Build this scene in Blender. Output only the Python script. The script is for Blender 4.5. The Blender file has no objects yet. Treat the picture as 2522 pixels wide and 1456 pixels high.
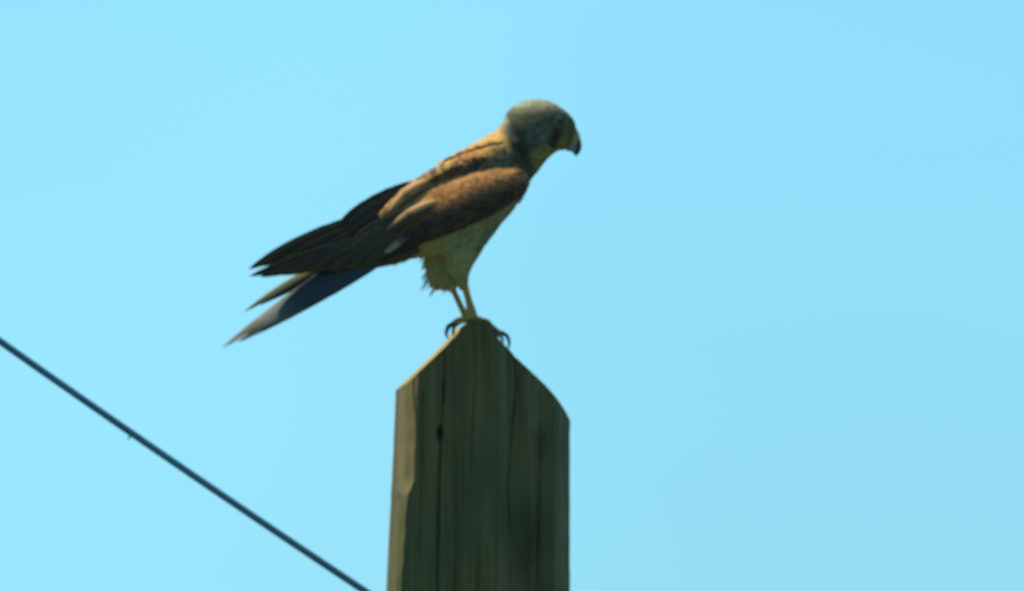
import bpy, bmesh, math, random
from mathutils import Vector, Matrix, noise
from mathutils.bvhtree import BVHTree

random.seed(7)
R = math.radians
scene = bpy.context.scene
COL = scene.collection

# ------------------------------------------------------------------ camera, light, exposure
S = 0.33e-3                 # metres per unit of the tracing grid (the bird is 33 cm long)
ELEV = R(4.0)               # the lens looks up by this much
DIST = 30.0
CAM_Z = 1.6
OC = Vector((0, 0, CAM_Z + DIST * math.sin(ELEV)))
RIGHT = Vector((1, 0, 0))
UP = Vector((0, -math.sin(ELEV), math.cos(ELEV)))
TOW = Vector((0, -math.cos(ELEV), -math.sin(ELEV)))
CX, CY = 1260.5, 728.0

cam_d = bpy.data.cameras.new('camera')
cam = bpy.data.objects.new('camera', cam_d)
COL.objects.link(cam)
cam.location = OC + TOW * DIST
cam.rotation_euler = (R(90) + ELEV, 0, 0)
cam_d.sensor_width = 36
cam_d.lens = 36 * DIST / (2521 * S)
cam_d.clip_start = 0.5
cam_d.clip_end = 5000
cam_d.dof.use_dof = True
cam_d.dof.focus_distance = 33.0
cam_d.dof.aperture_fstop = 35.0
scene.camera = cam

SUN_DIR = Vector((-0.48, 0.10, 0.86)).normalized()      # towards the sun
sun_el = math.asin(SUN_DIR.z)
sun_az = math.atan2(SUN_DIR.x, SUN_DIR.y)

world = bpy.data.worlds.new('World')
scene.world = world
world.use_nodes = True
wn, wl = world.node_tree.nodes, world.node_tree.links
wn.clear()
w_out = wn.new('ShaderNodeOutputWorld')
w_bg = wn.new('ShaderNodeBackground')
w_sky = wn.new('ShaderNodeTexSky')
w_sky.sky_type = 'NISHITA'
w_sky.sun_disc = False
w_sky.sun_elevation = sun_el
w_sky.sun_rotation = sun_az
w_sky.air_density = 1.0
w_sky.dust_density = 0.3
w_sky.ozone_density = 1.0
w_tint = wn.new('ShaderNodeMix'); w_tint.data_type = 'RGBA'; w_tint.blend_type = 'MULTIPLY'
w_tint.inputs['Factor'].default_value = 1.0
w_tint.inputs['B'].default_value = (0.52, 1.05, 1.36, 1)
# soft brightness falloff, put into the sky colour by noise, the same all round the sky
w_co = wn.new('ShaderNodeTexCoord')
w_noise = wn.new('ShaderNodeTexNoise')
w_noise.inputs['Scale'].default_value = 26.0
w_noise.inputs['Detail'].default_value = 1.5
w_rmp = wn.new('ShaderNodeMapRange')
w_rmp.inputs['From Min'].default_value = 0.3
w_rmp.inputs['From Max'].default_value = 0.7
w_rmp.inputs['To Min'].default_value = 1.09
w_rmp.inputs['To Max'].default_value = 0.91
w_mul = wn.new('ShaderNodeVectorMath'); w_mul.operation = 'SCALE'
wl.new(w_co.outputs['Generated'], w_noise.inputs['Vector'])
wl.new(w_noise.outputs['Fac'], w_rmp.inputs['Value'])
wl.new(w_sky.outputs['Color'], w_tint.inputs['A'])
wl.new(w_tint.outputs['Result'], w_mul.inputs[0])
wl.new(w_rmp.outputs['Result'], w_mul.inputs['Scale'])
wl.new(w_mul.outputs['Vector'], w_bg.inputs['Color'])
w_bg.inputs['Strength'].default_value = 0.10
wl.new(w_bg.outputs['Background'], w_out.inputs['Surface'])

sun_d = bpy.data.lights.new('sun', 'SUN')
sun_d.energy = 5.0
sun_d.angle = R(0.6)
sun_d.color = (1.0, 0.90, 0.66)
sun = bpy.data.objects.new('sun', sun_d)
COL.objects.link(sun)
sun.rotation_euler = SUN_DIR.to_track_quat('Z', 'Y').to_euler()
sun.location = (-3, 0, 12)

scene.view_settings.view_transform = 'Standard'
scene.view_settings.look = 'None'
scene.view_settings.exposure = 0.25
scene.view_settings.gamma = 1.0
scene.view_settings.use_curve_mapping = False

# ------------------------------------------------------------------ helpers
def tag(o, label=None, cat=None, group=None, kind=None):
    if label: o['label'] = label
    if cat: o['category'] = cat
    if group: o['group'] = group
    if kind: o['kind'] = kind
    return o

def link_mesh(name, verts, faces, mat, parent=None, cols=None, uvs=None, smooth=True):
    me = bpy.data.meshes.new(name)
    me.from_pydata([tuple(v) for v in verts], [], faces)
    me.validate()
    if cols is not None:
        at = me.color_attributes.new('Col', 'FLOAT_COLOR', 'POINT')
        flat = []
        for c in cols: flat.extend((c[0], c[1], c[2], 1.0))
        at.data.foreach_set('color', flat)
    if uvs is not None:
        uv = me.uv_layers.new(name='UVMap')
        for lp in me.loops:
            uv.data[lp.index].uv = uvs[lp.vertex_index]
    me.polygons.foreach_set('use_smooth', [smooth] * len(me.polygons))
    me.materials.append(mat)
    o = bpy.data.objects.new(name, me)
    COL.objects.link(o)
    if parent is not None: o.parent = parent
    return o

def lerp(a, b, t): return a + (b - a) * t
def clamp(x, a=0.0, b=1.0): return max(a, min(b, x))
def sstep(a, b, x):
    t = clamp((x - a) / (b - a)); return t * t * (3 - 2 * t)
def mixc(a, b, t): return tuple(a[i] + (b[i] - a[i]) * t for i in range(3))
def interp(pts, x):
    if x <= pts[0][0]: return pts[0][1]
    for (x0, y0), (x1, y1) in zip(pts, pts[1:]):
        if x <= x1: return lerp(y0, y1, (x - x0) / (x1 - x0))
    return pts[-1][1]
def catmull(rows, t):
    """rows: list of equal-length tuples; t in [0, len-1]"""
    n = len(rows)
    i = min(int(t), n - 2); f = t - i
    p0 = rows[max(i - 1, 0)]; p1 = rows[i]; p2 = rows[i + 1]; p3 = rows[min(i + 2, n - 1)]
    out = []
    for a, b, c, d in zip(p0, p1, p2, p3):
        out.append(0.5 * (2 * b + (c - a) * f + (2 * a - 5 * b + 4 * c - d) * f * f + (3 * b - a - 3 * c + d) * f ** 3))
    return out

# ------------------------------------------------------------------ materials
def new_mat(name):
    m = bpy.data.materials.new(name); m.use_nodes = True
    nt = m.node_tree; b = nt.nodes['Principled BSDF']
    return m, nt, b

def feather_mat(name, rough=0.75, streak=(90, 5, 1), amt=0.35, bump=0.25, coord='UV', sheen=0.0, spec=0.2, nscale=1.0):
    m, nt, b = new_mat(name)
    N, L = nt.nodes, nt.links
    at = N.new('ShaderNodeAttribute'); at.attribute_name = 'Col'
    tc = N.new('ShaderNodeTexCoord')
    mp = N.new('ShaderNodeMapping'); mp.inputs['Scale'].default_value = streak
    if coord == 'Object':
        mp.inputs['Rotation'].default_value = (0, 0, 0)
        rot = N.new('ShaderNodeMapping'); rot.inputs['Rotation'].default_value = (0, 0, R(-32))
        L.new(tc.outputs['Object'], rot.inputs['Vector']); L.new(rot.outputs['Vector'], mp.inputs['Vector'])
    else:
        L.new(tc.outputs['UV'], mp.inputs['Vector'])
    nz = N.new('ShaderNodeTexNoise'); nz.inputs['Scale'].default_value = nscale; nz.inputs['Detail'].default_value = 4
    L.new(mp.outputs['Vector'], nz.inputs['Vector'])
    mr = N.new('ShaderNodeMapRange'); mr.inputs['From Min'].default_value = 0.3; mr.inputs['From Max'].default_value = 0.7
    mr.inputs['To Min'].default_value = 1 - amt; mr.inputs['To Max'].default_value = 1 + amt
    L.new(nz.outputs['Fac'], mr.inputs['Value'])
    mul = N.new('ShaderNodeVectorMath'); mul.operation = 'SCALE'
    L.new(at.outputs['Color'], mul.inputs[0]); L.new(mr.outputs['Result'], mul.inputs['Scale'])
    L.new(mul.outputs['Vector'], b.inputs['Base Color'])
    bp = N.new('ShaderNodeBump'); bp.inputs['Strength'].default_value = bump; bp.inputs['Distance'].default_value = 0.0006
    L.new(nz.outputs['Fac'], bp.inputs['Height']); L.new(bp.outputs['Normal'], b.inputs['Normal'])
    b.inputs['Roughness'].default_value = rough
    b.inputs['Specular IOR Level'].default_value = spec
    b.inputs['Sheen Weight'].default_value = sheen
    return m

M_BODY = feather_mat('down_plumage', rough=0.9, streak=(220, 900, 500), amt=0.30, bump=0.5, coord='Object', sheen=0.1, spec=0.1)
M_SMALL = feather_mat('contour_plumage', rough=0.85, streak=(9, 2, 1), amt=0.25, bump=0.2, sheen=0.1, spec=0.12)
M_FLIGHT = feather_mat('flight_plumage', rough=0.6, streak=(14, 26, 1), amt=0.25, bump=0.3, spec=0.22)

M_WISP = feather_mat('loose_down', rough=0.9, streak=(9, 2, 1), amt=0.2, bump=0.0, spec=0.05)
def _translucent(m, fac):
    nt = m.node_tree; N, L = nt.nodes, nt.links
    tr = N.new('ShaderNodeBsdfTranslucent'); tr.inputs['Color'].default_value = (0.55, 0.48, 0.32, 1)
    mx = N.new('ShaderNodeMixShader'); mx.inputs['Fac'].default_value = fac
    L.new(N['Principled BSDF'].outputs['BSDF'], mx.inputs[1]); L.new(tr.outputs['BSDF'], mx.inputs[2])
    L.new(mx.outputs['Shader'], N['Material Output'].inputs['Surface'])
_translucent(M_WISP, 0.65)

def plain_mat(name, col, rough=0.5, spec=0.5, var=0.2, scale=900, coat=0.0, bump=0.0):
    m, nt, b = new_mat(name)
    N, L = nt.nodes, nt.links
    tc = N.new('ShaderNodeTexCoord')
    nz = N.new('ShaderNodeTexNoise'); nz.inputs['Scale'].default_value = scale; nz.inputs['Detail'].default_value = 4
    L.new(tc.outputs['Object'], nz.inputs['Vector'])
    cr = N.new('ShaderNodeValToRGB')
    cr.color_ramp.elements[0].position = 0.3; cr.color_ramp.elements[1].position = 0.7
    cr.color_ramp.elements[0].color = (*[c * (1 - var) for c in col], 1)
    cr.color_ramp.elements[1].color = (*[c * (1 + var) for c in col], 1)
    L.new(nz.outputs['Fac'], cr.inputs['Fac']); L.new(cr.outputs['Color'], b.inputs['Base Color'])
    b.inputs['Roughness'].default_value = rough
    b.inputs['Specular IOR Level'].default_value = spec
    b.inputs['Coat Weight'].default_value = coat
    if bump:
        bp = N.new('ShaderNodeBump'); bp.inputs['Strength'].default_value = bump; bp.inputs['Distance'].default_value = 0.0004
        L.new(nz.outputs['Fac'], bp.inputs['Height']); L.new(bp.outputs['Normal'], b.inputs['Normal'])
    return m

M_EYE = plain_mat('eye_gloss', (0.012, 0.008, 0.005), rough=0.12, coat=0.6)
M_RING = plain_mat('yellow_skin', (0.11, 0.09, 0.02), rough=0.6, bump=0.3)
M_BEAK = feather_mat('beak_horn', rough=0.35, streak=(1, 1, 1), amt=0.1, bump=0.0, spec=0.5)
M_LEG = plain_mat('scaly_yellow_leg', (0.44, 0.24, 0.020), rough=0.6, var=0.3, scale=1400, bump=0.6)
M_CLAW = plain_mat('black_claw', (0.015, 0.016, 0.018), rough=0.35)
M_WIRE = plain_mat('wire_sheath', (0.060, 0.190, 0.250), rough=0.6, scale=20, var=0.12)
M_STEEL = plain_mat('galvanised_steel', (0.25, 0.26, 0.27), rough=0.5, scale=300)
M_STEEL.node_tree.nodes['Principled BSDF'].inputs['Metallic'].default_value = 0.9

def wood_mat():
    m, nt, b = new_mat('weathered_wood')
    N, L = nt.nodes, nt.links
    tc = N.new('ShaderNodeTexCoord')
    def nz(scale, vec, detail=5, rough=0.6, dist=0.0):
        mp = N.new('ShaderNodeMapping'); mp.inputs['Scale'].default_value = vec
        L.new(tc.outputs['Object'], mp.inputs['Vector'])
        n = N.new('ShaderNodeTexNoise'); n.inputs['Scale'].default_value = scale
        n.inputs['Detail'].default_value = detail; n.inputs['Roughness'].default_value = rough
        n.inputs['Distortion'].default_value = dist
        L.new(mp.outputs['Vector'], n.inputs['Vector'])
        return n
    def ramp(src, stops):
        r = N.new('ShaderNodeValToRGB')
        while len(r.color_ramp.elements) < len(stops): r.color_ramp.elements.new(0.5)
        for e, (p, c) in zip(r.color_ramp.elements, stops):
            e.position = p; e.color = (*c, 1)
        L.new(src, r.inputs['Fac']); return r
    def mix(a, bb, f, mode='MIX'):
        x = N.new('ShaderNodeMix'); x.data_type = 'RGBA'; x.blend_type = mode
        if isinstance(f, float): x.inputs['Factor'].default_value = f
        else: L.new(f, x.inputs['Factor'])
        L.new(a, x.inputs['A']); L.new(bb, x.inputs['B']); return x
    broad = nz(1.0, (28, 28, 2.2), 4)                   # bands of bleached and damp wood
    grain = nz(1.0, (330, 330, 7), 5, 0.65)             # vertical grain
    patch = nz(1.0, (14, 14, 9), 4, 0.6)                # algae
    rb = ramp(broad.outputs['Fac'], [(0.30, (0.100, 0.070, 0.026)), (0.5, (0.145, 0.118, 0.044)), (0.70, (0.215, 0.172, 0.074))])
    rg = ramp(grain.outputs['Fac'], [(0.30, (0.55, 0.55, 0.55)), (0.5, (1.0, 1.0, 1.0)), (0.75, (1.3, 1.3, 1.3))])
    m1 = mix(rb.outputs['Color'], rg.outputs['Color'], 1.0, 'MULTIPLY')
    rp = ramp(patch.outputs['Fac'], [(0.45, (0, 0, 0)), (0.65, (1, 1, 1))])
    alg = N.new('ShaderNodeRGB'); alg.outputs[0].default_value = (0.075, 0.100, 0.034, 1)
    pf = N.new('ShaderNodeMath'); pf.operation = 'MULTIPLY'; pf.inputs[1].default_value = 0.55
    L.new(rp.outputs['Color'], pf.inputs[0])
    m2 = mix(m1.outputs['Result'], alg.outputs[0], pf.outputs[0])
    at = N.new('ShaderNodeAttribute'); at.attribute_name = 'Col'
    m3 = mix(m2.outputs['Result'], at.outputs['Color'], 1.0, 'MULTIPLY')
    L.new(m3.outputs['Result'], b.inputs['Base Color'])
    bp = N.new('ShaderNodeBump'); bp.inputs['Strength'].default_value = 0.6; bp.inputs['Distance'].default_value = 0.0012
    L.new(grain.outputs['Fac'], bp.inputs['Height']); L.new(bp.outputs['Normal'], b.inputs['Normal'])
    b.inputs['Roughness'].default_value = 0.85
    b.inputs['Specular IOR Level'].default_value = 0.2
    return m
M_WOOD = wood_mat()

# ------------------------------------------------------------------ ground
def ground():
    m, nt, b = new_mat('meadow')
    N, L = nt.nodes, nt.links
    tc = N.new('ShaderNodeTexCoord')
    nz = N.new('ShaderNodeTexNoise'); nz.inputs['Scale'].default_value = 0.6; nz.inputs['Detail'].default_value = 8
    L.new(tc.outputs['Object'], nz.inputs['Vector'])
    cr = N.new('ShaderNodeValToRGB')
    cr.color_ramp.elements[0].color = (0.030, 0.045, 0.014, 1); cr.color_ramp.elements[1].color = (0.070, 0.085, 0.030, 1)
    L.new(nz.outputs['Fac'], cr.inputs['Fac']); L.new(cr.outputs['Color'], b.inputs['Base Color'])
    b.inputs['Roughness'].default_value = 0.95
    n = 40; vs = []; fs = []
    for i in range(n + 1):
        for j in range(n + 1):
            x = (i / n * 2 - 1); y = (j / n * 2 - 1)
            x = math.copysign(abs(x) ** 3, x) * 2500; y = math.copysign(abs(y) ** 3, y) * 2500
            near = math.exp(-(x * x + y * y) / 50 ** 2)
            z = 0.0 if near > 0.9 else 0.15 * noise.noise(Vector((x * 0.02, y * 0.02, 0))) * (1 - near)
            vs.append((x, y, z - 0.02))
    for i in range(n):
        for j in range(n):
            a = i * (n + 1) + j; fs.append((a, a + n + 1, a + n + 2, a + 1))
    o = link_mesh('ground', vs, fs, m)
    tag(o, kind='structure')
ground()

# ------------------------------------------------------------------ wooden post
PHI = R(6.0)
PX0 = 1190.0
FRONT_D = 45.0                       # the front face stands this far in front of the bird's middle
POST_D = 321.0
TOP = [(900, 1035), (1005, 941), (1022, 925), (1060, 889), (1100, 851), (1136, 814), (1143, 800), (1152, 794), (1180, 789), (1207, 792),
       (1208.5, 811), (1232, 838), (1271, 881), (1310, 917), (1348, 954), (1377, 986), (1394, 1010), (1410, 1038), (1440, 1090)]
def img_z(py, y):
    """height of a point at depth y (m) that lies on tracing row py"""
    return OC.z + ((CY - py) * S + y * math.sin(ELEV)) / math.cos(ELEV)
ax_l = Vector((math.cos(PHI), math.sin(PHI), 0)); ax_q = Vector((-math.sin(PHI), math.cos(PHI), 0))
P_ORG = Vector(((PX0 - CX) * S, -FRONT_D * S, 0))
def post_top_z(l):
    y = P_ORG.y + l * S * math.sin(PHI)
    wear = 1.4 * noise.noise(Vector((l * 0.07, 4.0, 0))) + 0.7 * noise.noise(Vector((l * 0.25, 8.0, 0)))
    return img_z(interp(TOP, PX0 + l * math.cos(PHI)) + wear, y)
post = bpy.data.objects.new('wooden_post', None); COL.objects.link(post)
post.location = P_ORG + ax_q * (POST_D * 0.5 * S)
tag(post, 'weathered grey green square wooden post with roof-cut top, the falcon standing on its ridge', 'post')

def build_post():
    LW, RW = -186.0, 219.0
    NF = 230; M = 26
    zs = []
    z_vis = img_z(1475, 0)
    NR1, NR2 = 130, 24
    # lateral samples
    xs = [LW + (RW - LW) * i / NF for i in range(NF + 1)]
    def left_shift(z):                                   # the post widens a little downwards on its left
        py = CY - ((z - OC.z) * math.cos(ELEV)) / S
        return interp([(957, 0), (1100, -6), (1200, -11), (1330, -18), (1456, -24), (2500, -40), (14000, -60)], py), py
    def section(z, l, side, py=1000):
        """depth of the front (side 0) or back (side 1) face at lateral l"""
        cl = interp([(1185, 24), (1225, 15), (1456, 10), (3000, 14)], py) + 2.5 * noise.noise(Vector((py * 0.02, 1.0, 0))); cr_ = 42.0; cd = 46.0
        if side == 0:
            d = 0.0
            if l < LW + cl: d = 2.0 * cl * ((LW + cl - l) / cl) ** 1.15
            if l > RW - cr_:
                t = (l - (RW - cr_)) / cr_; d = cd * (0.75 * t + 0.25 * t ** 3)
            return d
        d = POST_D
        e = min(l - LW, RW - l)
        if e < 20: d -= 18 * (1 - e / 20) ** 2
        return d
    cracks = [  # px of the crack by py, width, depth, from py, to py
        ([(850, 1096), (960, 1092), (1070, 1086), (1200, 1082), (1456, 1076)], 2.3, 13, 862, 9000),
        ([(880, 1268), (960, 1272), (1050, 1262), (1200, 1250), (1330, 1256), (1456, 1262)], 2.0, 8, 872, 1330),
        ([(930, 1043), (1200, 1036), (1456, 1030)], 1.8, 6, 950, 1400),
        ([(900, 1168), (1200, 1160), (1456, 1170)], 1.6, 5, 960, 1180),
        ([(1000, 1334), (1200, 1330), (1456, 1322)], 1.8, 6, 985, 1460),
        ([(900, 1128), (1456, 1120)], 1.4, 4, 1100, 1500),
        ([(900, 1204), (1456, 1212)], 1.4, 4, 830, 1010)]
    def relief(l, z, py, lsh):
        """how deep the front face is worn at this place, and a tint"""
        px = PX0 + l
        dep = 0.0; tint = 1.0
        for line, w, dd, p0, p1 in cracks:
            if p0 - 20 < py < p1 + 20:
                cx = interp(line, py) + 2.2 * noise.noise(Vector((py * 0.03, w * 10, 0)))
                k = math.exp(-((px - cx) / w) ** 2) * sstep(p0 - 20, p0 + 30, py) * (1 - sstep(p1 - 60, p1 + 20, py))
                k *= 0.65 + 0.5 * noise.noise(Vector((py * 0.02, dd, 3)))
                dep += dd * k; tint *= 1 - 0.45 * clamp(k)
        # knot with its ingrown dark eye
        kx, ky = px - 1083, py - 1072
        r = math.sqrt((kx / 8.5) ** 2 + (ky / 19) ** 2)
        if r < 2.2:
            dep += 11 * math.exp(-r * r * 0.9) - 2.5 * math.exp(-((r - 1.4) / 0.35) ** 2)
            tint *= 1 - 0.85 * (1 - sstep(0.7, 1.15, r))
        # fine vertical ridges of the summer wood and slow waviness
        dep += 1.5 * noise.noise(Vector((l * 0.16, py * 0.006, 1.0)))
        dep += 0.8 * noise.noise(Vector((l * 0.45, py * 0.012, 5.0)))
        dep += 3.0 * noise.noise(Vector((l * 0.02, py * 0.004, 9.0)))
        # damp stains in the lower right half
        for ax_, ay_, rx, ry, a_ in ((1312, 1345, 62, 130, 0.42), (1335, 1085, 26, 50, 0.3), (1180, 1180, 40, 90, 0.15), (1110, 960, 30, 60, 0.15)):
            e_ = ((px - ax_) / rx) ** 2 + ((py - ay_) / ry) ** 2 + 0.6 * noise.noise(Vector((px * 0.03, py * 0.012, 2)))
            tint *= 1 - a_ * math.exp(-max(e_, 0) * 1.1)
        return dep, tint
    def place(l, q, z):
        p = P_ORG + ax_l * (l * S) + ax_q * (q * S); p.z = z
        return p - post.location
    # perimeter list: front left->right, right side, back right->left, left side
    per = []
    for i in range(NF + 1): per.append(('f', i, 0))
    for j in range(1, M): per.append(('r', NF, j))
    for i in range(NF, -1, -1): per.append(('b', i, M))
    for j in range(M - 1, 0, -1): per.append(('l', 0, j))
    K = len(per)
    verts, cols, faces = [], [], []
    rows = []
    for r in range(NR2):  rows.append(('low', r / NR2))
    for r in range(NR1 + 1): rows.append(('top', r / NR1))
    def ldepth(i, j, l, z):
        qf = section(z, l, 0, left_shift(z)[1]); qb = section(z, l, 1)
        return lerp(qf, qb, j / M)
    for kind, f in rows:
        for (sd, i, j) in per:
            l = xs[i]
            zt = post_top_z(l)
            z = lerp(0.0 - 0.4, z_vis, f) if kind == 'low' else lerp(z_vis, zt, f)
            sh, py = left_shift(z)
            q = ldepth(i, j, l, z)
            wl_ = clamp((RW - l) / (RW - LW))
            ll = l + sh * wl_ ** 2
            tint = 1.0
            if sd == 'f':
                dep, tint = relief(ll, z, py, sh); q += max(dep, -4)
            elif sd == 'l':
                ll += 2.2 * noise.noise(Vector((q * 0.05, py * 0.008, 2))) + 1.0 * noise.noise(Vector((q * 0.2, py * 0.02, 6)))
                # a torn splinter scar on the lit side
                ll += 7 * sstep(1205, 1235, py) * (1 - sstep(1500, 1700, py)) * (1 - j / M)
            elif sd == 'r':
                ll += 2.0 * noise.noise(Vector((q * 0.05, py * 0.008, 12)))
            if l < LW + 16 and sd == 'f':
                ll += (5 + 3 * noise.noise(Vector((py * 0.02, 0, 4)))) * sstep(1190, 1228, py) * -1.0
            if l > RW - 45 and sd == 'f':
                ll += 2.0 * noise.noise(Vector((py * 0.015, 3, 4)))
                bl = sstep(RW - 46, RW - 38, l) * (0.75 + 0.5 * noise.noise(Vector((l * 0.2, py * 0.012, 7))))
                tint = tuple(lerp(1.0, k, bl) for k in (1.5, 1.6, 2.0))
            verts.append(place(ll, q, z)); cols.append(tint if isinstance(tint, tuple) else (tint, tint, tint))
    nrow = len(rows)
    for r in range(nrow - 1):
        for k in range(K):
            a = r * K + k; b = r * K + (k + 1) % K
            faces.append((a, b, b + K, a + K))
    # cap: joins the top ring, sawn roof planes with saw marks
    base = (nrow - 1) * K
    idx = {}
    for k, (sd, i, j) in enumerate(per): idx[(i, j)] = base + k
    for i in range(1, NF):
        l = xs[i]
        for j in range(1, M):
            z = post_top_z(l)
            q = ldepth(i, j, l, z)
            z += S * (1.0 * noise.noise(Vector((l * 0.05, q * 0.05, 0))) + 0.7 * noise.noise(Vector((l * 0.3, q * 0.1, 0))))
            sh, _ = left_shift(z)
            idx[(i, j)] = len(verts)
            verts.append(place(l + sh * clamp((RW - l) / (RW - LW)) ** 2, q, z)); cols.append((2.5, 2.1, 1.3))  # cap tinted brighter, standing for sunlight on the sawn slope
    for i in range(NF):
        for j in range(M):
            faces.append((idx[(i, j)], idx[(i + 1, j)], idx[(i + 1, j + 1)], idx[(i, j + 1)]))
    faces.append(tuple(range(K - 1, -1, -1)))
    o = link_mesh('timber', verts, faces, M_WOOD, post, cols=cols)
    # dark knot sitting in its hollow on the front face
    kl = (1083 - PX0) / math.cos(PHI)
    kp = P_ORG + ax_l * (kl * S) + ax_q * (9.0 * S); kp.z = img_z(1072, kp.y)
    kp -= post.location
    kv, kf = [], []
    for a in range(9):
        th = math.pi * a / 8
        for b_ in range(16):
            ph = 2 * math.pi * b_ / 16
            rr = 1 + 0.12 * noise.noise(Vector((math.cos(ph) * 2, math.sin(ph) * 2, th)))
            kv.append(kp + (ax_l * (7.2 * math.sin(th) * math.cos(ph) * rr) + Vector((0, 0, 15.5 * math.sin(th) * math.sin(ph) * rr)) + ax_q * (3.5 * math.cos(th))) * S)
    for a in range(8):
        for b_ in range(16):
            i0 = a * 16 + b_; i1 = a * 16 + (b_ + 1) % 16
            kf.append((i0, i0 + 16, i1 + 16, i1))
    link_mesh('knot', kv, kf, M_WOOD, post, cols=[(0.22, 0.19, 0.2)] * len(kv))
    # crisp arris between the faces
    me = o.data
    try:
        me.set_sharp_from_angle(angle=R(50))
    except Exception: pass
    return o
build_post()

# ------------------------------------------------------------------ tubes
def tube_data(path, radii, seg=14, sub=6, close=True, flat=1.0, up=None):
    pts = []
    rows = [(*p, r) for p, r in zip(path, radii)]
    n = (len(rows) - 1) * sub
    for i in range(n + 1): pts.append(catmull(rows, i / sub))
    vs, fs = [], []
    prev = None
    for i, p in enumerate(pts):
        a = Vector(pts[max(i - 1, 0)][:3]); b = Vector(pts[min(i + 1, n)][:3])
        t = (b - a).normalized()
        if prev is None:
            ref = Vector((0, 0, 1)) if abs(t.z) < 0.9 else Vector((1, 0, 0))
            nn = (ref - t * ref.dot(t)).normalized()
        else:
            nn = (prev - t * prev.dot(t)).normalized()
        prev = nn; bb = t.cross(nn)
        for k in range(seg):
            ang = 2 * math.pi * k / seg
            vs.append(Vector(p[:3]) + (nn * math.cos(ang) + bb * math.sin(ang) * flat) * max(p[3], 1e-6))
    for i in range(n):
        for k in range(seg):
            a = i * seg + k; b = i * seg + (k + 1) % seg
            fs.append((a, b, b + seg, a + seg))
    if close:
        fs.append(tuple(range(seg - 1, -1, -1))); fs.append(tuple(n * seg + k for k in range(seg)))
    return vs, fs

# ------------------------------------------------------------------ wire
def PW(px, py, d):
    return OC + RIGHT * ((px - CX) * S) + UP * ((CY - py) * S) + TOW * (d * S)
def build_wire():
    ctrl = []
    # hangs in a shallow curve; rises to the left, ends at the hook low on the post's left side
    p_end = (948, 1490)
    for i in range(60):
        x = p_end[0] - i * i * 2.2 - i * 30
        u = (p_end[0] - x)
        y = p_end[1] - 0.6615 * u - 2.35e-5 * u * u
        d = -130 + 0.02 * u
        ctrl.append(PW(x, y, d))
    root = ctrl[0].copy()
    radii = [9.0 * S for i in range(60)]
    vs, fs = tube_data([p - root for p in ctrl], radii, seg=16, sub=4)
    # small burr hanging on the underside
    b0 = PW(319, 1073, -117) - root
    bv, bf = tube_data([b0, b0 + Vector((-3 * S, 0, -7 * S)), b0 + Vector((-6 * S, 0, -10 * S))], [3 * S, 2 * S, 1 * S], seg=6, sub=2)
    off = len(vs); vs += bv; fs += [tuple(i + off for i in f) for f in bf]
    o = link_mesh('overhead_wire', vs, fs, M_WIRE)
    o.location = root
    tag(o, 'thin dark overhead wire slanting down to the left side of the wooden post', 'wire')
    # hook on the post that holds the wire end, below the frame
    e = PW(948, 1490, -130) - post.location
    hp = [e + Vector((a * S, 0, b * S)) for a, b in ((40, -6), (14, -6), (4, -12), (-8, -6), (-8, 6), (4, 12), (12, 4))]
    vs, fs = tube_data(hp, [5 * S] * len(hp), seg=10, sub=4)
    link_mesh('eye_hook', vs, fs, M_STEEL, post)
build_wire()

# ------------------------------------------------------------------ the falcon
BX, BY = 1165.0, 786.0
SKEW = 0.03
bird = bpy.data.objects.new('kestrel', None); COL.objects.link(bird)
bird.location = PW(BX, BY, 0)
bird.rotation_euler = Matrix((RIGHT, UP, TOW)).transposed().to_euler()
tag(bird, 'chestnut backed kestrel with grey head leaning forward on the pointed post top', 'bird')

def lean(px):
    """the tail swings a little towards the lens"""
    t = max(0.0, 1060 - px)
    return SKEW * (px - BX) + 0.26 * t * t / (t + 60)

def Q(px, py, d, skew=True):
    """tracing grid + depth -> the bird's own metre frame"""
    if skew: d = d + lean(px)
    return Vector(((px - BX) * S, (BY - py) * S, d * S))
def inv(v):
    px = v.x / S + BX; py = BY - v.y / S
    return px, py, v.z / S - lean(px)

def loft(stations, seg=36, sub=4, p=2.0):
    """stations: (Tx,Ty,Bx,By,halfwidth,dcentre) -> closed body"""
    vs, fs = [], []
    n = (len(stations) - 1) * sub
    for i in range(n + 1):
        tx, ty, bx, by, w, dc = catmull(stations, i / sub)
        cx, cy = (tx + bx) / 2, (ty + by) / 2; hx, hy = (tx - bx) / 2, (ty - by) / 2
        for k in range(seg):
            a = 2 * math.pi * k / seg
            c, s = math.cos(a), math.sin(a)
            c = math.copysign(abs(c) ** (2 / p), c); s = math.copysign(abs(s) ** (2 / p), s)
            vs.append(Q(cx + hx * c, cy + hy * c, dc + w * s))
    for i in range(n):
        for k in range(seg):
            a = i * seg + k; b = i * seg + (k + 1) % seg
            fs.append((a, b, b + seg, a + seg))
    fs.append(tuple(range(seg - 1, -1, -1))); fs.append(tuple(n * seg + k for k in range(seg)))
    return vs, fs

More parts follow.
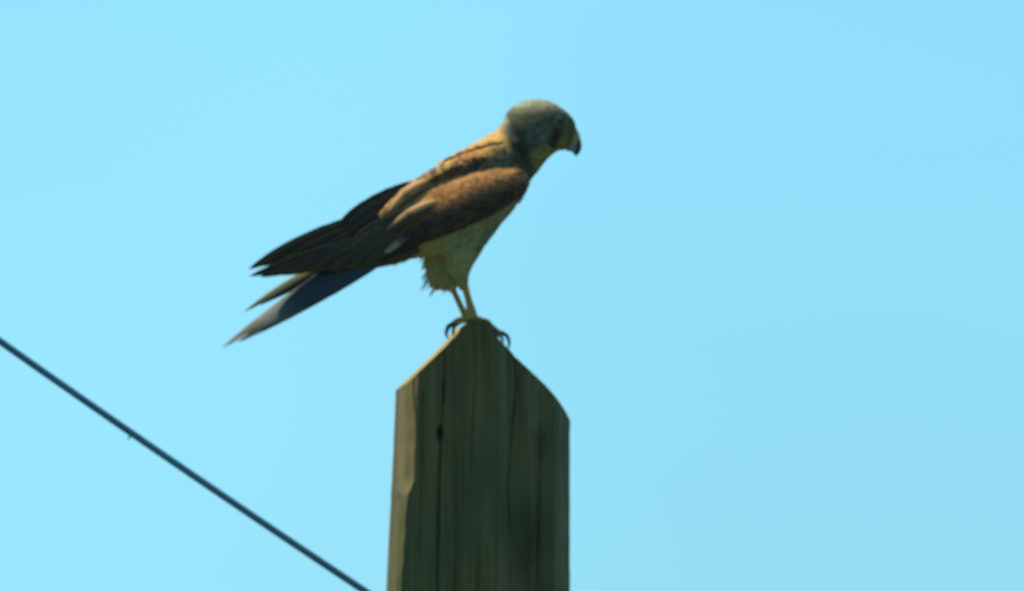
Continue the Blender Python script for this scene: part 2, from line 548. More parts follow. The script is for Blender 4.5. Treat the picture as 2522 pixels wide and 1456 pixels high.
def remeshed(datas, voxel, smooth_it):
    vs, fs = [], []
    for v, f in datas:
        off = len(vs); vs += v; fs += [tuple(i + off for i in g) for g in f]
    me = bpy.data.meshes.new('tmp'); me.from_pydata([tuple(v) for v in vs], [], fs)
    bm = bmesh.new(); bm.from_mesh(me); bmesh.ops.recalc_face_normals(bm, faces=bm.faces); bm.to_mesh(me); bm.free()
    ob = bpy.data.objects.new('tmp', me); COL.objects.link(ob)
    md = ob.modifiers.new('r', 'REMESH'); md.mode = 'VOXEL'; md.voxel_size = voxel
    sm = ob.modifiers.new('s', 'SMOOTH'); sm.iterations = smooth_it; sm.factor = 0.5
    dg = bpy.context.evaluated_depsgraph_get(); dg.update()
    out = bpy.data.meshes.new_from_object(ob.evaluated_get(dg))
    bpy.data.objects.remove(ob); bpy.data.meshes.remove(me)
    V = [v.co.copy() for v in out.vertices]; F = [tuple(p.vertices) for p in out.polygons]
    NRM = [v.normal.copy() for v in out.vertices]
    bpy.data.meshes.remove(out)
    return V, F, NRM

BODY = [
    (858, 604, 868, 668, 12, 6), (880, 588, 905, 664, 24, 6), (915, 560, 948, 651, 38, 4), (955, 520, 998, 641, 56, 2),
    (1000, 466, 1060, 634, 72, 0), (1052, 428, 1125, 632, 84, 0), (1112, 390, 1187, 610, 90, 0), (1158, 360, 1236, 550, 88, 0),
    (1198, 337, 1282, 494, 78, 0), (1230, 318, 1303, 450, 65, 0), (1240, 294, 1328, 417, 57, 0), (1254, 270, 1348, 393, 55, 0),
    (1280, 254, 1366, 377, 54, 0), (1314, 244, 1378, 370, 53, 0), (1345, 247, 1389, 368, 48, 0), (1374, 260, 1398, 364, 40, 0),
    (1397, 277, 1406, 357, 30, 0), (1413, 296, 1413, 348, 19, 0), (1419, 316, 1417, 334, 7, 0)]
MANTLE = [(1240, 300, 1262, 348, 20, 46, 2), (1228, 317, 1250, 352, 14, 50, 8), (1200, 335, 1222, 355, 12, 54, 10), (1165, 354, 1188, 364, 12, 54, 10), (1130, 373, 1150, 376, 14, 50, 8), (1095, 392, 1112, 392, 18, 46, 3)]
THIGH_N = [(1085, 560, 1215, 560, 30, 34), (1090, 600, 1200, 596, 32, 36), (1096, 640, 1176, 636, 30, 36), (1104, 668, 1159, 668, 24, 34),
           (1120, 690, 1153, 692, 16, 30), (1133, 706, 1151, 708, 10, 28)]
THIGH_F = [(1020, 580, 1180, 560, 30, -34), (1038, 622, 1160, 600, 32, -34), (1044, 655, 1146, 640, 30, -32), (1050, 684, 1138, 672, 26, -30),
           (1064, 706, 1134, 696, 20, -28), (1100, 711, 1126, 708, 10, -26)]

def dist_seg(px, py, a, b):
    vx, vy = b[0] - a[0], b[1] - a[1]
    t = clamp(((px - a[0]) * vx + (py - a[1]) * vy) / (vx * vx + vy * vy))
    return math.hypot(px - a[0] - vx * t, py - a[1] - vy * t)

GREY = (0.105, 0.100, 0.056); NAPE = (0.32, 0.33, 0.20); DARK = (0.022, 0.022, 0.022)
GOLD = (0.56, 0.315, 0.080); CHEST = (0.54, 0.190, 0.048); BUFF = (0.30, 0.26, 0.12); THI = (0.34, 0.29, 0.105)
SPOTS = [(1186, 397, 9), (1166, 392, 7), (1140, 404, 10), (1122, 408, 9), (1090, 420, 9), (1072, 432, 8), (1044, 432, 8), (1034, 452, 8),
         (1110, 390, 5), (1086, 402, 6), (1058, 412, 6), (1150, 380, 4), (1010, 470, 7), (1000, 490, 5), (1205, 386, 6)]
def bodycol(px, py, d, nz=0.0, _in=False):
    # which side of the collar line
    k_ = 1 - sstep(8, 36, dist_seg(px, py, (1262, 322), (1298, 425)))  # shade on the neck behind the cheek, darkened in the colour
    if k_ > 0 and not _in: return mixc(bodycol(px, py, d, nz, True), DARK, 0.8 * k_)
    side = (px - 1222) * (430 - 300) - (py - 300) * (1306 - 1222)
    side /= math.hypot(130, 84)
    side += 7 * noise.noise(Vector((px * 0.06, py * 0.06, d * 0.05)))
    flow = (px * 0.55 + py * 0.83)             # across the feather flow
    if side > -6:
        mot = 1 + 0.45 * noise.noise(Vector((px * 0.07, py * 0.11, d * 0.06))) + 0.25 * noise.noise(Vector((px * 0.2, py * 0.25, d * 0.2)))
        c = mixc(GREY, NAPE, 1 - sstep(10, 34, side) if py < 350 else 0)  # sunlit nape put into the colour as a paler tone
        c = mixc(c, (0.34, 0.34, 0.21), 0.8 * (1 - sstep(247, 285, py)))  # crown painted paler to stand for sunlight on top of the head
        thr = sstep(0, 22, (py - 352) + (px - 1330) * 0.42)       # throat and chin
        c = mixc(c, (0.24, 0.20, 0.065), thr * (1 if px > 1305 else sstep(1280, 1305, px)))
        c = mixc(c, (0.15, 0.17, 0.14), 0.8 * math.exp(-(((px - 1336) / 18) ** 2 + ((py - 332) / 22) ** 2)))   # pale cheek
        c = mixc(c, DARK, 0.85 * (1 - sstep(5, 15, dist_seg(px, py, (1375, 316), (1362, 356)))))
        if px > 1388: c = mixc(c, (0.15, 0.135, 0.045), sstep(1388, 1400, px) * sstep(285, 305, py))
        r = math.hypot(px - 1377, py - 304)
        if r < 19: c = mixc(c, (0.16, 0.13, 0.03), 0.6 * (1 - sstep(13, 19, r)))
        c = tuple(k * mot for k in c)
        t = sstep(-6, 8, side)
        if t >= 1: return c
        return mixc(GOLD, c, t)
    wing_top = interp([(850, 560), (957, 540), (1052, 462), (1119, 432), (1199, 408), (1239, 404), (1298, 430)], px)
    if py < wing_top + 6:
        c = GOLD
        bw = 26 + 16 * sstep(1130, 1200, px)
        if py > wing_top - bw: c = mixc(c, DARK, 0.85 * sstep(wing_top - bw, wing_top - bw + 14, py))  # shadow of the recess above the wing, put into the colour
        c = mixc(c, (0.40, 0.33, 0.15), 0.4 * (0.5 + nz))
        for sx, sy, sr in SPOTS:
            if math.hypot(px - sx, py - sy) < sr: c = mixc(c, DARK, 0.8)
        return c
    # underparts: buff breast with dark streaks, plain thighs and vent
    c = BUFF
    c = mixc(c, THI, sstep(560, 620, py))
    c = mixc(c, (0.24, 0.23, 0.055), sstep(1060, 1000, px) if px < 1060 else 0)
    st = noise.noise(Vector(((px * 0.86 + py * 0.5) * 0.10, (px * 0.5 - py * 0.86) * 0.022, d * 0.05)))
    k = sstep(0.05, 0.22, st) * (1 - sstep(610, 660, py)) * sstep(1080, 1140, px)
    c = mixc(c, (0.08, 0.055, 0.03), 0.45 * k)
    return c

def feather_rows(bv, bf, bc, buv, base, A, N, ln, w, col, tipcol=None, lift=0.12, nl=4, nw=2, camber=0.18, round_tip=True, shaft=0.0):
    Sd = N.cross(A).normalized(); off = len(bv)
    for i in range(nl + 1):
        t = i / nl
        ww = w * (0.55 + 0.45 * math.sin(min(t * 1.6, 1) * math.pi / 2)) * (math.sqrt(max(1 - ((t - 0.45) / 0.55) ** 2, 0.02)) if t > 0.45 else 1.0)
        for j in range(nw + 1):
            v = (j / nw * 2 - 1)
            p = base + A * (ln * (t - 0.06 * abs(v) * t)) + Sd * (ww * v * 0.5) + N * (ln * lift * (t ** 1.2) - camber * w * v * v * 0.5 - 0.04 * ln)
            bv.append(p)
            c = mixc(col, tipcol, t ** 2) if tipcol else col
            if shaft and abs(v) < 0.3: c = mixc(c, DARK, shaft * (0.3 + 0.7 * t))
            bc.append(c); buv.append((v * 0.5 + 0.5, t))
    for i in range(nl):
        for j in range(nw):
            a = off + i * (nw + 1) + j
            bf.append((a, a + 1, a + nw + 2, a + nw + 1))

def jit(c, a=0.15):
    k = 1 + random.uniform(-a, a); return (c[0] * k, c[1] * k * (1 + random.uniform(-0.04, 0.04)), c[2] * k)

def build_body():
    V, F, NR = remeshed([loft(BODY), loft(THIGH_N, seg=24), loft(THIGH_F, seg=24)], 3.0 * S, 5)
    # soft folds of the plumage
    V2, cols = [], []
    for v, n in zip(V, NR):
        px, py, d = inv(v)
        head = px > 1250 and py < 400
        a = 0.8 if head else 1.8
        k = noise.noise(Vector((px * 0.03, py * 0.045, d * 0.03))) * a + noise.noise(Vector((px * 0.09, py * 0.14, d * 0.09))) * a * 0.5
        V2.append(v + n * (k * S))
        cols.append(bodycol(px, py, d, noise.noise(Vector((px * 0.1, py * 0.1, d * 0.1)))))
    o = link_mesh('body', V2, F, M_BODY, bird, cols=cols)
    # contour feathers lying over it
    bv, bf, bc, buv = [], [], [], []
    N_ = len(F); rnd = random.Random(3)
    order = [rnd.randrange(N_) for _ in range(5200)]
    for fi in order:
        f = F[fi]
        c0 = sum((V2[i] for i in f), Vector()) / len(f)
        n = (V2[f[1]] - V2[f[0]]).cross(V2[f[2]] - V2[f[0]]).normalized()
        px, py, d = inv(c0)
        if px > 1404 and py > 290: continue
        if math.hypot(px - 1377, py - 304) < 16: continue
        if px < 1268 and 255 < py < 312: continue
        if py > 560 and 1040 < px < 1200: fl = Vector((-0.25, -1, 0))
        elif px > 1290 and py < 400: fl = Vector((-0.9, -0.35 - 0.5 * (py - 300) / 80, 0))
        elif px > 1240 and py < 420: fl = Vector((-0.75, -0.75, 0))
        else: fl = Vector((-0.86, -0.50, 0))
        A = (fl - n * fl.dot(n))
        if A.length < 0.1: continue
        A.normalize()
        A = (A + Vector((rnd.uniform(-1, 1), rnd.uniform(-1, 1), rnd.uniform(-1, 1))) * 0.12); A = (A - n * A.dot(n)).normalized()
        head = px > 1250 and py < 400
        under = py > interp([(850, 560), (957, 560), (1119, 500), (1239, 430), (1298, 400)], px)
        ln = (rnd.uniform(10, 15) if head else rnd.uniform(13, 20) if under else rnd.uniform(20, 32)) * S
        w = ln * (0.62 if head else 0.58)
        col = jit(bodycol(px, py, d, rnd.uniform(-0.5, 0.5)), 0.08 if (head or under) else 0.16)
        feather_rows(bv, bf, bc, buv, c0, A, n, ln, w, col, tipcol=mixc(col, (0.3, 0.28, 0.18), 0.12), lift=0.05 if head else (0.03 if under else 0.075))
    o = link_mesh('contour_feathers', bv, bf, M_SMALL, bird, cols=bc, uvs=buv)
    tag(o, kind='stuff')
    # loose wisps on the thighs and under the throat
    bv, bf, bc, buv = [], [], [], []
    W = [((1060, 690), (1036, 716), 5), ((1066, 694), (1050, 712), 5), ((1078, 696), (1058, 729), 6), ((1088, 700), (1076, 718), 6),
         ((1050, 668), (1040, 690), 6), ((1046, 645), (1038, 668), 6), ((1044, 632), (1036, 648), 6), ((1098, 706), (1090, 722), 6),
         ((1054, 680), (1044, 702), 6), ((1112, 708), (1104, 724), 5), ((1334, 400), (1326, 420), 3),
         ((1070, 690), (1066, 712), 7), ((1084, 698), (1084, 716), 7), ((1300, 452), (1296, 474), 5),
         ((990, 640), (966, 656), 9), ((1010, 634), (988, 650), 9), ((960, 648), (934, 660), 9), ((930, 655), (900, 672), 9), ((900, 664), (872, 684), 9)]
    for (a, b, w) in W:
        for q in range(2):
            dd = rnd.uniform(-30, 10) if a[0] < 1110 else rnd.uniform(0, 10)
            p0 = Q(a[0] + rnd.uniform(-3, 6), a[1] + rnd.uniform(-6, 0), dd); p1 = Q(b[0] + rnd.uniform(-4, 4), b[1] + rnd.uniform(-4, 3), dd + rnd.uniform(-6, 6))
            A = (p1 - p0); ln = A.length * 1.1; A.normalize()
            n = Vector((0.1, 0.2, 1)); n = (n - A * n.dot(A)).normalized()
            px, py, d = inv(p0)
            feather_rows(bv, bf, bc, buv, p0, A, n, ln, w * S * 0.7, jit((0.42, 0.38, 0.22)), lift=0.05)
    o = link_mesh('wispy_feathers', bv, bf, M_SMALL, bird, cols=bc, uvs=buv)
    o.data.materials.clear(); o.data.materials.append(M_WISP)
    tag(o, kind='stuff')
build_body()

# shells of overlapping coverts --------------------------------------------------
def shell(name, stations, colf, mat_base, flow, fl_len, fl_w, count, nu=40, sub=5, thick=10, side=1, seed=1, lift=0.06, mirror=None, nomesh=False, parent=None, tipf=None):
    """stations (Tx,Ty,Bx,By,dT,dB,bulge): a folded wing or feather tract, one closed mesh, and coverts over it"""
    n = (len(stations) - 1) * sub
    out, vs, cols = [], [], []
    def pt(ti, u, inner):
        tx, ty, bx, by, dT, dB, bl = catmull(stations, ti)
        k = (u + 1) / 2
        prof = (max(1 - u * u, 0)) ** 0.55
        d = lerp(dT, dB, k) + (bl * prof if not inner else -thick * prof * 0.6 + bl * prof * 0.35)
        return tx + (bx - tx) * k, ty + (by - ty) * k, d * side
    us = [-math.cos(math.pi * j / nu) for j in range(nu + 1)]
    for inner in (0, 1):
        for i in range(n + 1):
            for u in us:
                px, py, d = pt(i / sub, u, inner)
                w = 1.5 * noise.noise(Vector((px * 0.035, py * 0.06, 3.0 + seed)))
                vs.append(Q(px, py, d + (w if not inner else 0) * side)); cols.append(colf(px, py, u, i / n))
    fs = []; m = nu + 1; o2 = (n + 1) * m
    for i in range(n):
        for j in range(nu):
            a = i * m + j
            q1 = (a, a + 1, a + m + 1, a + m); q2 = (a + o2, a + m + o2, a + m + 1 + o2, a + 1 + o2)
            if side < 0: q1, q2 = q1[::-1], q2[::-1]
            fs.append(q1[::-1]); fs.append(q2[::-1])
    for i in range(n):     # seal long edges
        for j in (0, nu):
            a = i * m + j
            f = (a, a + m, a + m + o2, a + o2)
            fs.append(f if (j == 0) == (side > 0) else f[::-1])
    for i in (0, n):
        for j in range(nu):
            a = i * m + j
            f = (a, a + o2, a + 1 + o2, a + 1)
            fs.append(f)
    base = link_mesh(name, vs, fs, mat_base, parent or bird, cols=cols)
    # coverts in rows, hindmost first
    rnd = random.Random(seed)
    bv, bf, bc, buv = [], [], [], []
    for _ in range(count):
        ti = rnd.uniform(0.03, 0.985) * n / sub; u = -math.cos(math.pi * rnd.uniform(0.03, 0.97))
        px, py, d = pt(ti, u, 0)
        a = Q(*pt(min(ti + 0.15, n / sub), u, 0)); b = Q(*pt(max(ti - 0.15, 0), u, 0))
        c = Q(*pt(ti, min(u + 0.05, 1), 0)); e = Q(*pt(ti, max(u - 0.05, -1), 0))
        nr = (a - b).cross(c - e)
        if nr.length < 1e-12: continue
        nr.normalize()
        if nr.z * side < 0: nr = -nr
        p = Q(px, py, d)
        fl = Vector(flow); A = fl - nr * fl.dot(nr); A.normalize()
        A = A + Vector((rnd.uniform(-1, 1), rnd.uniform(-1, 1), 0)) * 0.10; A = (A - nr * A.dot(nr)).normalized()
        col = jit(colf(px, py, u, ti * sub / n), 0.15)
        ln = fl_len * rnd.uniform(0.8, 1.25) * S * (0.6 + 0.7 * ti * sub / n)
        feather_rows(bv, bf, bc, buv, p, A, nr, ln, fl_w * rnd.uniform(0.85, 1.1) * S, col,
                     tipcol=mixc(col, tipf or (0.40, 0.30, 0.16), 0.22), lift=lift, shaft=0.25)
    o = link_mesh('covert_feathers', bv, bf, M_SMALL, base, cols=bc, uvs=buv)
    tag(o, kind='stuff')
    return base

SMALLSPOTS = [(1224, 452), (1206, 470), (1180, 462), (1150, 476), (1168, 496), (1122, 470), (1130, 506), (1090, 486), (1200, 500), (1100, 520),
              (1064, 500), (1240, 440), (1160, 444), (1195, 436), (1070, 530)]
def wingcol(px, py, u, t):
    c = mixc(CHEST, (0.52, 0.26, 0.07), clamp(-u))
    c = mixc(c, (0.045, 0.036, 0.030), sstep(-0.3, 0.35, u))  # dark primary coverts, and shade of the wing's lower half painted in
    for sx, sy in SMALLSPOTS:
        c = mixc(c, DARK, 0.6 * (1 - sstep(4, 8, math.hypot(px - sx, py - sy))))
    bar = noise.noise(Vector(((px * 0.9 - py * 0.43) * 0.045, (px * 0.43 + py * 0.9) * 0.09, 2.2)))
    c = mixc(c, (0.16, 0.07, 0.025), 0.45 * sstep(0.05, 0.4, bar))
    return c
def scapcol(px, py, u, t):
    c = mixc(GOLD, CHEST, 0.35 + 0.25 * math.sin(px * 0.05))
    c = mixc(c, DARK, 0.8 * sstep(0.3 + 0.3 * math.sin(px * 0.28), 0.95, u) * sstep(1000, 1040, px))  # dark spot row, plus recess shade above the wing painted in
    for sx, sy, sr in SPOTS:
        c = mixc(c, DARK, 0.9 * (1 - sstep(sr * 0.9, sr * 1.5, math.hypot((px - sx) * 1.25, (py - sy) * 0.8))))
    return c

NEAR = [(1300, 434, 1304, 448, 44, 46, 5), (1279, 410, 1289, 478, 46, 60, 32), (1240, 402, 1240, 514, 50, 68, 46), (1199, 406, 1190, 542, 54, 70, 50),
        (1159, 417, 1140, 566, 56, 68, 50), (1119, 430, 1092, 585, 54, 62, 46), (1079, 444, 1050, 598, 50, 56, 40), (1040, 470, 1010, 610, 44, 48, 34),
        (1000, 512, 972, 624, 38, 42, 24), (962, 552, 944, 634, 34, 34, 12)]
wing = shell('wing', NEAR, wingcol, M_BODY, (-0.90, -0.43, 0), 30, 17, 1100, seed=11)
wing['label'] = 'near wing with sunlit chestnut coverts and dark lower edge'
mantle = shell('mantle', MANTLE, lambda px, py, u, t: mixc(mixc(GOLD, (0.30, 0.19, 0.07), 0.3 * clamp(u)), DARK, 0.6 * sstep(0.25, 0.45, noise.noise(Vector((px * 0.09, py * 0.09, 5)))) + 0.5 * sstep(0.7, 1.0, u)), M_BODY, (-0.86, -0.50, 0), 24, 15, 260, nu=20, seed=17)  # dark spots are plumage; the darkened lower edge paints the shadow line
SCAP = [(1254, 362, 1258, 374, 44, 50, 1), (1228, 356, 1236, 388, 48, 62, 12), (1190, 362, 1196, 398, 50, 70, 16), (1150, 374, 1152, 411, 50, 72, 15),
        (1105, 395, 1108, 430, 48, 68, 13), (1060, 418, 1068, 450, 44, 62, 11), (1018, 446, 1032, 476, 40, 54, 9), (982, 482, 1000, 504, 36, 46, 7),
        (958, 514, 966, 524, 36, 42, 3)]
scap = shell('scapular_feathers', SCAP, scapcol, M_BODY, (-0.88, -0.46, 0), 30, 17, 420, nu=20, seed=21)
FAR = [(1290, 420, 1292, 470, 55, 55, 4), (1240, 395, 1240, 510, 66, 66, 26), (1160, 400, 1140, 560, 74, 66, 30), (1080, 425, 1050, 590, 64, 54, 26), (1000, 470, 972, 615, 46, 38, 18), (940, 520, 930, 620, 36, 30, 6)]
wing2 = shell('wing', FAR, wingcol, M_BODY, (-0.90, -0.43, 0), 30, 17, 300, seed=31, side=-1)

# single large feathers --------------------------------------------------
def quill(name, parent, base, tip, width, bend=0.0, tilt=0.0, col=(0.03, 0.03, 0.03), colf=None, p=3.0, q=0.75, narrow=0.7, camber=0.08, nl=30, nw=8, th=0.7, asym=0.0, dbend=0.0):
    """one flight feather from base to tip (px,py,d), width in grid units; tilt turns the vane about its shaft"""
    b0 = Q(*base); t0 = Q(*tip)
    ax = t0 - b0; ln = ax.length; A = ax.normalized()
    n0 = Vector((0, 0, 1)); n0 = (n0 - A * n0.dot(A)).normalized()
    s0 = A.cross(n0).normalized()            # for a feather pointing left this is roughly 'up' in view
    if s0.y < 0: s0 = -s0
    ct, st = math.cos(R(-tilt)), math.sin(R(-tilt))     # positive tilt turns the outer face upward
    Sd = s0 * ct + n0 * st; Nn = n0 * ct - s0 * st
    vs, cols, uvs = [], [], []
    for layer in (0, 1):
        for i in range(nl + 1):
            t = i / nl
            prof = (narrow + (1 - narrow) * math.sin(min(t * 2.2, 1) * math.pi / 2)) * (max(1 - t ** p, 0)) ** q
            c = b0 + A * (ln * t) + s0 * (bend * S * 4 * t * (1 - t)) + n0 * (dbend * S * 4 * t * (1 - t))
            for j in range(nw + 1):
                v = j / nw * 2 - 1
                w = width * 0.5 * prof * S
                serr = 1 + 0.05 * noise.noise(Vector((t * 14, v * 2, base[1] * 0.1)))
                off = v * w * serr + asym * w * (1 - abs(v)) * 0.3
                ridge = 0.9 * S * math.exp(-(v / 0.12) ** 2) * (1 - t)
                pt = c + Sd * off - Nn * (camber * w * 2 * v * v) + Nn * ((ridge + th * 0.5 * S) if layer == 0 else -th * 0.5 * S) * (1 if True else 0)
                vs.append(pt)
                k = colf(t, v) if colf else col
                cols.append(k); uvs.append((v * 0.5 + 0.5, t))
    m = nw + 1; o2 = (nl + 1) * m; fs = []
    for i in range(nl):
        for j in range(nw):
            a = i * m + j
            fs.append((a, a + 1, a + m + 1, a + m)); fs.append((a + o2, a + m + o2, a + m + 1 + o2, a + 1 + o2))
        for j in (0, nw):
            a = i * m + j; f = (a, a + m, a + m + o2, a + o2); fs.append(f if j == 0 else f[::-1])
    for i in (0, nl):
        for j in range(nw):
            a = i * m + j; f = (a, a + o2, a + 1 + o2, a + 1); fs.append(f if i == 0 else f[::-1])
    return link_mesh(name, vs, fs, M_FLIGHT, parent, cols=cols, uvs=uvs)

def primcol(seed, warm=0.0):
    def f(t, v):
        c = (0.072, 0.058, 0.033)
        c = mixc(c, (0.15, 0.070, 0.035), warm * (0.5 + 0.5 * math.sin(t * 40 + seed)) * sstep(-0.2, 0.4, -v))
        c = mixc(c, (0.06, 0.055, 0.035), 0.35 * sstep(0.8, 1.0, abs(v)))
        return c
    return f
# near wing: flight feathers
NP = [((1010, 575, 40), (614, 681, 22), 34, 6, 0.2), ((1010, 582, 42), (640, 683, 26), 36, 4, 0.8), ((1010, 590, 44), (690, 678, 30), 38, 4, 0.9),
      ((1010, 596, 46), (742, 670, 36), 40, 2, 0.7), ((1010, 600, 48), (800, 664, 42), 44, 0, 0.3), ((1020, 604, 50), (850, 660, 46), 44, 0, 0.2),
      ((1030, 604, 52), (890, 654, 50), 44, 0, 0.2)]
for k, (b, t, w, bend, warm) in enumerate(NP):
    quill('primary_feather', wing, b, t, w * 1.3, bend, tilt=-26, camber=0.02, colf=primcol(k, warm), p=4, q=0.8)
NS = [((1060, 520, 70), (868, 596, 44), 50, 4), ((1050, 540, 70), (862, 618, 48), 50, 4), ((1050, 560, 68), (880, 636, 50), 46, 2)]
for k, (b, t, w, bend) in enumerate(NS):
    quill('secondary_feather', wing, b, t, w, bend, tilt=-12, camber=0.02, colf=primcol(k + 20, 1.0), p=5, q=0.6)
# long inner feathers whose sunlit ends show as two orange lobes
def tertcol(t, v):
    c = (0.40, 0.21, 0.07)
    c = mixc(c, (0.50, 0.36, 0.18), 0.5 * sstep(0.55, 1.0, abs(v)))
    c = mixc(c, DARK, 0.55 * math.exp(-((t - 0.55) / 0.08) ** 2) * (1 - sstep(0.3, 0.7, v)))
    return c
quill('tertial_feather', wing, (1078, 492, 92), (949, 566, 62), 24, bend=10, tilt=38, colf=tertcol, p=3, q=0.7, camber=0.2)
quill('tertial_feather', wing, (1085, 505, 94), (960, 570, 66), 22, bend=6, tilt=24, colf=lambda t, v: (0.09, 0.06, 0.035), p=3, q=0.7, camber=0.2)
quill('scapular_feather', scap, (1062, 440, 64), (956, 522, 48), 34, bend=13, tilt=36, colf=tertcol, p=3, q=0.7, camber=0.25)
quill('scapular_feather', scap, (1050, 452, 60), (962, 518, 44), 26, bend=4, tilt=10, colf=lambda t, v: (0.05, 0.04, 0.03), p=3, q=0.7, camber=0.2)
quill('primary_covert', wing, (1010, 572, 66), (946, 622, 60), 30, bend=4, tilt=42, colf=lambda t, v: mixc((0.10, 0.09, 0.06), (0.34, 0.25, 0.11), sstep(0.35, 0.6, t)), p=6, q=0.5, camber=0.15)  # pale end painted for the sunlit patch between tertials and primaries
quill('primary_covert', wing, (1050, 588, 62), (925, 644, 50), 26, bend=0, tilt=-20, colf=lambda t, v: (0.025, 0.028, 0.032), p=4, q=0.6, camber=0.15)

# far wing: broad inner feathers making the dark hump, then the long tips
FH = [((1080, 452, 0), (832, 560, 2), 56, 13, 0.3), ((1070, 470, 6), (842, 576, 6), 60, 12, 0.6), ((1060, 490, 10), (850, 596, 10), 60, 10, 0.6), ((1050, 510, 14), (860, 612, 14), 60, 6, 0.3)]
for k, (b, t, w, bend, warm) in enumerate(FH):
    quill('secondary_feather', wing2, b, t, w, bend, tilt=-20, camber=0.02, colf=primcol(k + 40, warm), p=5, q=0.55)
FPR = [((960, 530, -20), (613, 663, 4), 40, 12, 0.0), ((960, 540, -16), (636, 656, 8), 46, 8, 0.3), ((960, 555, -10), (668, 662, 12), 50, 4, 0.8), ((950, 570, -6), (720, 664, 14), 54, 2, 0.9),
       ((950, 585, 0), (770, 660, 16), 56, 0, 0.5)]
for k, (b, t, w, bend, warm) in enumerate(FPR):
    quill('primary_feather', wing2, b, t, w * 1.3, bend, tilt=-26, camber=0.02, colf=primcol(k + 60, warm), p=4, q=0.8)

# tail
def tailcol(seed):
    def f(t, v):
        c = (0.150, 0.160, 0.120)
        c = mixc(c, (0.038, 0.044, 0.042), 0.92 * (1 - sstep(0.50, 0.72, t)))  # base darkened in the colour where the folded wings shade the tail
        c = mixc(c, (0.085, 0.085, 0.05), 0.7 * sstep(0.72, 0.80, t) * (1 - sstep(0.93, 0.97, t)))
        w = sstep(0.84, 0.88, t) * sstep(0.15, 0.5, -v) * (1 - sstep(0.965, 0.99, t))
        return mixc(c, (0.72, 0.68, 0.58), w)
    return f
TL = [((930, 616, 30), (548, 856, 34), 76, 3, 30), ((930, 618, 26), (556, 851, 30), 74, 2, 28), ((930, 614, 20), (568, 843, 26), 72, 4, 26), ((930, 622, 34), (590, 842, 38), 70, 0, 30),
      ((930, 610, 14), (606, 822, 20), 64, 2, 24), ((935, 604, 8), (665, 770, 10), 56, 2, 20)]
for k, (b, t, w, bend, tilt) in enumerate(TL):
    quill('tail_feather', bird, b, t, w, bend, tilt=tilt, colf=tailcol(k), p=1.9, q=0.85, narrow=0.95)
quill('tail_feather', bird, (900, 612, -24), (600, 769, -40), 30, 10, tilt=20, colf=lambda t, v: mixc((0.17, 0.15, 0.075), DARK, 0.7 * sstep(0.2, 0.6, -v) * (1 - sstep(0.5, 0.75, t))), p=3.2, q=0.85, narrow=1.0)
quill('tail_feather', bird, (900, 618, -20), (640, 752, -36), 34, 6, tilt=10, colf=lambda t, v: (0.035, 0.035, 0.03), p=2.6, q=0.9, narrow=1.0)

# head details --------------------------------------------------
def ball(name, c, rx, ry, rz, mat, parent, seg=24):
    vs, fs = [], []; n = seg // 2
    for i in range(n + 1):
        th = math.pi * i / n
        for k in range(seg):
            a = 2 * math.pi * k / seg
            vs.append(Vector((rx * math.sin(th) * math.cos(a), ry * math.sin(th) * math.sin(a), rz * math.cos(th))) * S + c)
    for i in range(n):
        for k in range(seg):
            a = i * seg + k; b = i * seg + (k + 1) % seg
            fs.append((a, a + seg, b + seg, b))
    return link_mesh(name, vs, fs, mat, parent)
def head_w(px):
    return interp([(1340, 50), (1374, 42), (1397, 31), (1413, 20)], px)
for sd in (1, -1):
    c = Q(1377, 304, sd * 37)
    e = ball('eye', c, 10.5, 10.5, 8, M_EYE, bird)
    ring = []
    for k in range(25):
        a = 2 * math.pi * k / 24
        ring.append(c + Vector((11.5 * math.cos(a), 11.5 * math.sin(a), sd * (4.0 - 2.0 * math.cos(a)))) * S)
    vs, fs = tube_data(ring, [1.9 * S] * 25, seg=8, sub=1, close=False)
    link_mesh('eye_ring', vs, fs, M_RING, e)

def loft_beak(name, stations, colf, parent, seg=20, sub=6):
    vs, fs = loft(stations, seg=seg, sub=sub)
    cols = []
    for v in vs:
        px, py, d = inv(v); cols.append(colf(px, py))
    return link_mesh(name, vs, fs, M_BEAK, parent, cols=cols)
def beakcol(px, py):
    c = (0.25, 0.27, 0.29)
    k = sstep(1416, 1426, px + (py - 350) * 0.2)
    return mixc(c, (0.018, 0.022, 0.028), k)
beak = loft_beak('beak', [(1417, 318, 1397, 350, 15, 0), (1424, 331, 1395, 360, 14, 0), (1430, 345, 1400, 367, 11.5, 0), (1432, 358, 1406, 373, 8, 0),
                          (1430, 370, 1411, 378, 5, 0), (1424, 380, 1414, 381, 2.4, 0), (1417, 386, 1414, 383, 0.7, 0)], beakcol, bird)
loft_beak('lower_beak', [(1396, 352, 1386, 368, 12, 0), (1402, 357, 1394, 371, 9, 0), (1407, 362, 1402, 373, 6, 0), (1410, 367, 1408, 373, 2, 0)],
          lambda x, y: (0.13, 0.19, 0.13), beak)
loft_beak('cere', [(1409, 306, 1392, 346, 18, 0), (1417, 314, 1394, 356, 17.5, 0), (1424, 325, 1398, 360, 16, 0), (1428, 336, 1404, 360, 13.6, 0), (1429, 344, 1409, 357, 9, 0)],
          lambda x, y: (0.42, 0.28, 0.035), bird)

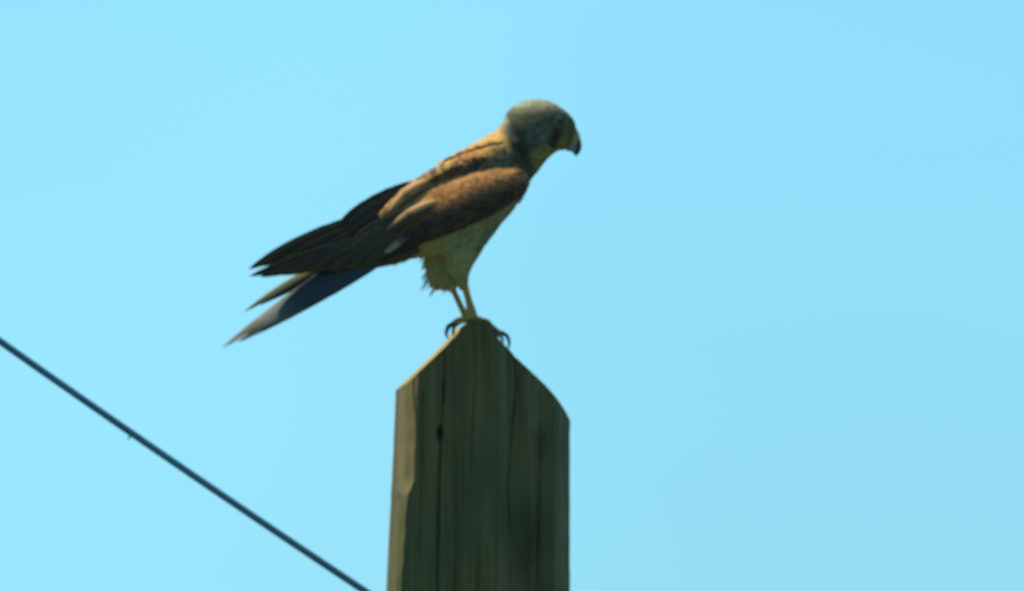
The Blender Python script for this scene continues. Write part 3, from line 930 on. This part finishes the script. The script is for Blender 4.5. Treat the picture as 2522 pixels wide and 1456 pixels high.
# legs and feet --------------------------------------------------
def ridge_d():  return FRONT_D
def leg(ankle_top, foot, r, toes, claws):
    datas = [tube_data([Q(*p, skew=False) for p in ankle_top], [x * S for x in r], seg=16, sub=6)]
    for pth, rr in toes:
        datas.append(tube_data([Q(*p, skew=False) for p in pth], [x * S for x in rr], seg=12, sub=6))
    V, F, N = remeshed(datas, 1.3 * S, 2)
    V = [v + n * (0.5 * S * noise.noise(Vector((v.x / S * 0.2, v.y / S * 0.4, v.z / S * 0.2)))) for v, n in zip(V, N)]
    o = link_mesh('leg', V, F, M_LEG, bird)
    for pth, rr in claws:
        vs, fs = tube_data([Q(*p, skew=False) for p in pth], [x * S for x in rr], seg=10, sub=6)
        link_mesh('claw', vs, fs, M_CLAW, o)
# near foot, gripping the front end of the ridge
leg([(1140, 690, 28), (1147, 715, 28), (1155, 745, 27), (1160, 768, 26), (1160, 784, 24)], None, [10, 8.8, 9.0, 13, 17],
    [([(1160, 784, 24), (1146, 787, 27), (1128, 790, 30), (1113, 797, 32)], [12, 9, 7.5, 5.2]),         # hind toe
     ([(1160, 784, 24), (1184, 787, 28), (1203, 793, 30), (1213, 812, 32)], [12, 5.5, 5, 4.5]),
     ([(1164, 786, 18), (1192, 789, 10), (1210, 803, 8), (1228, 818, 10), (1241, 822, 12)], [10, 5.5, 6, 6.2, 5.4]),
     ([(1160, 784, 26), (1150, 785, 38), (1136, 790, 42), (1124, 798, 42)], [10, 7.5, 7, 5])],
    [([(1116, 798, 32), (1105, 804, 33), (1100, 815, 34), (1099, 825, 33), (1103, 835, 31)], [6.4, 6.0, 5.0, 3.6, 1.0]),
     ([(1212, 813, 38), (1219, 822, 40), (1221, 831, 40), (1218, 840, 40)], [4.6, 3.8, 2.6, 0.6]),
     ([(1238, 821, 14), (1248, 828, 14), (1253, 840, 14), (1253, 851, 14), (1248, 863, 13)], [5.6, 5.0, 4.2, 3.0, 1.0]),
     ([(1126, 797, 42), (1119, 805, 42), (1117, 814, 41), (1119, 822, 40)], [4.8, 4.2, 3.0, 0.8])])
# far foot, a little further back on the ridge
leg([(1110, 690, -26), (1117, 716, -26), (1130, 745, -28), (1142, 770, -30), (1149, 786, -32)], None, [9, 7.6, 7.2, 8.2, 10],
    [([(1149, 786, -32), (1134, 792, -34), (1122, 802, -34)], [8.5, 6.5, 4.5]),
     ([(1150, 786, -32), (1176, 796, -34), (1204, 806, -34), (1222, 822, -34), (1230, 828, -34)], [9, 6.8, 6.2, 5.4, 4.2]),
     ([(1150, 786, -32), (1168, 794, -52), (1192, 802, -62), (1210, 818, -66)], [9, 6.6, 6, 4.6])],
    [([(1123, 800, -34), (1116, 810, -34), (1115, 820, -33), (1118, 829, -32)], [4.4, 3.8, 2.6, 0.7]),
     ([(1229, 826, -34), (1236, 833, -34), (1238, 842, -34), (1235, 852, -34)], [4.2, 3.6, 2.6, 0.7]),
     ([(1210, 816, -66), (1218, 826, -66), (1219, 838, -66)], [4.2, 3.2, 0.8])])

print('tris', sum(len(o.data.loop_triangles) if o.data.calc_loop_triangles() is None else 0 for o in bpy.data.objects if o.type == 'MESH'))
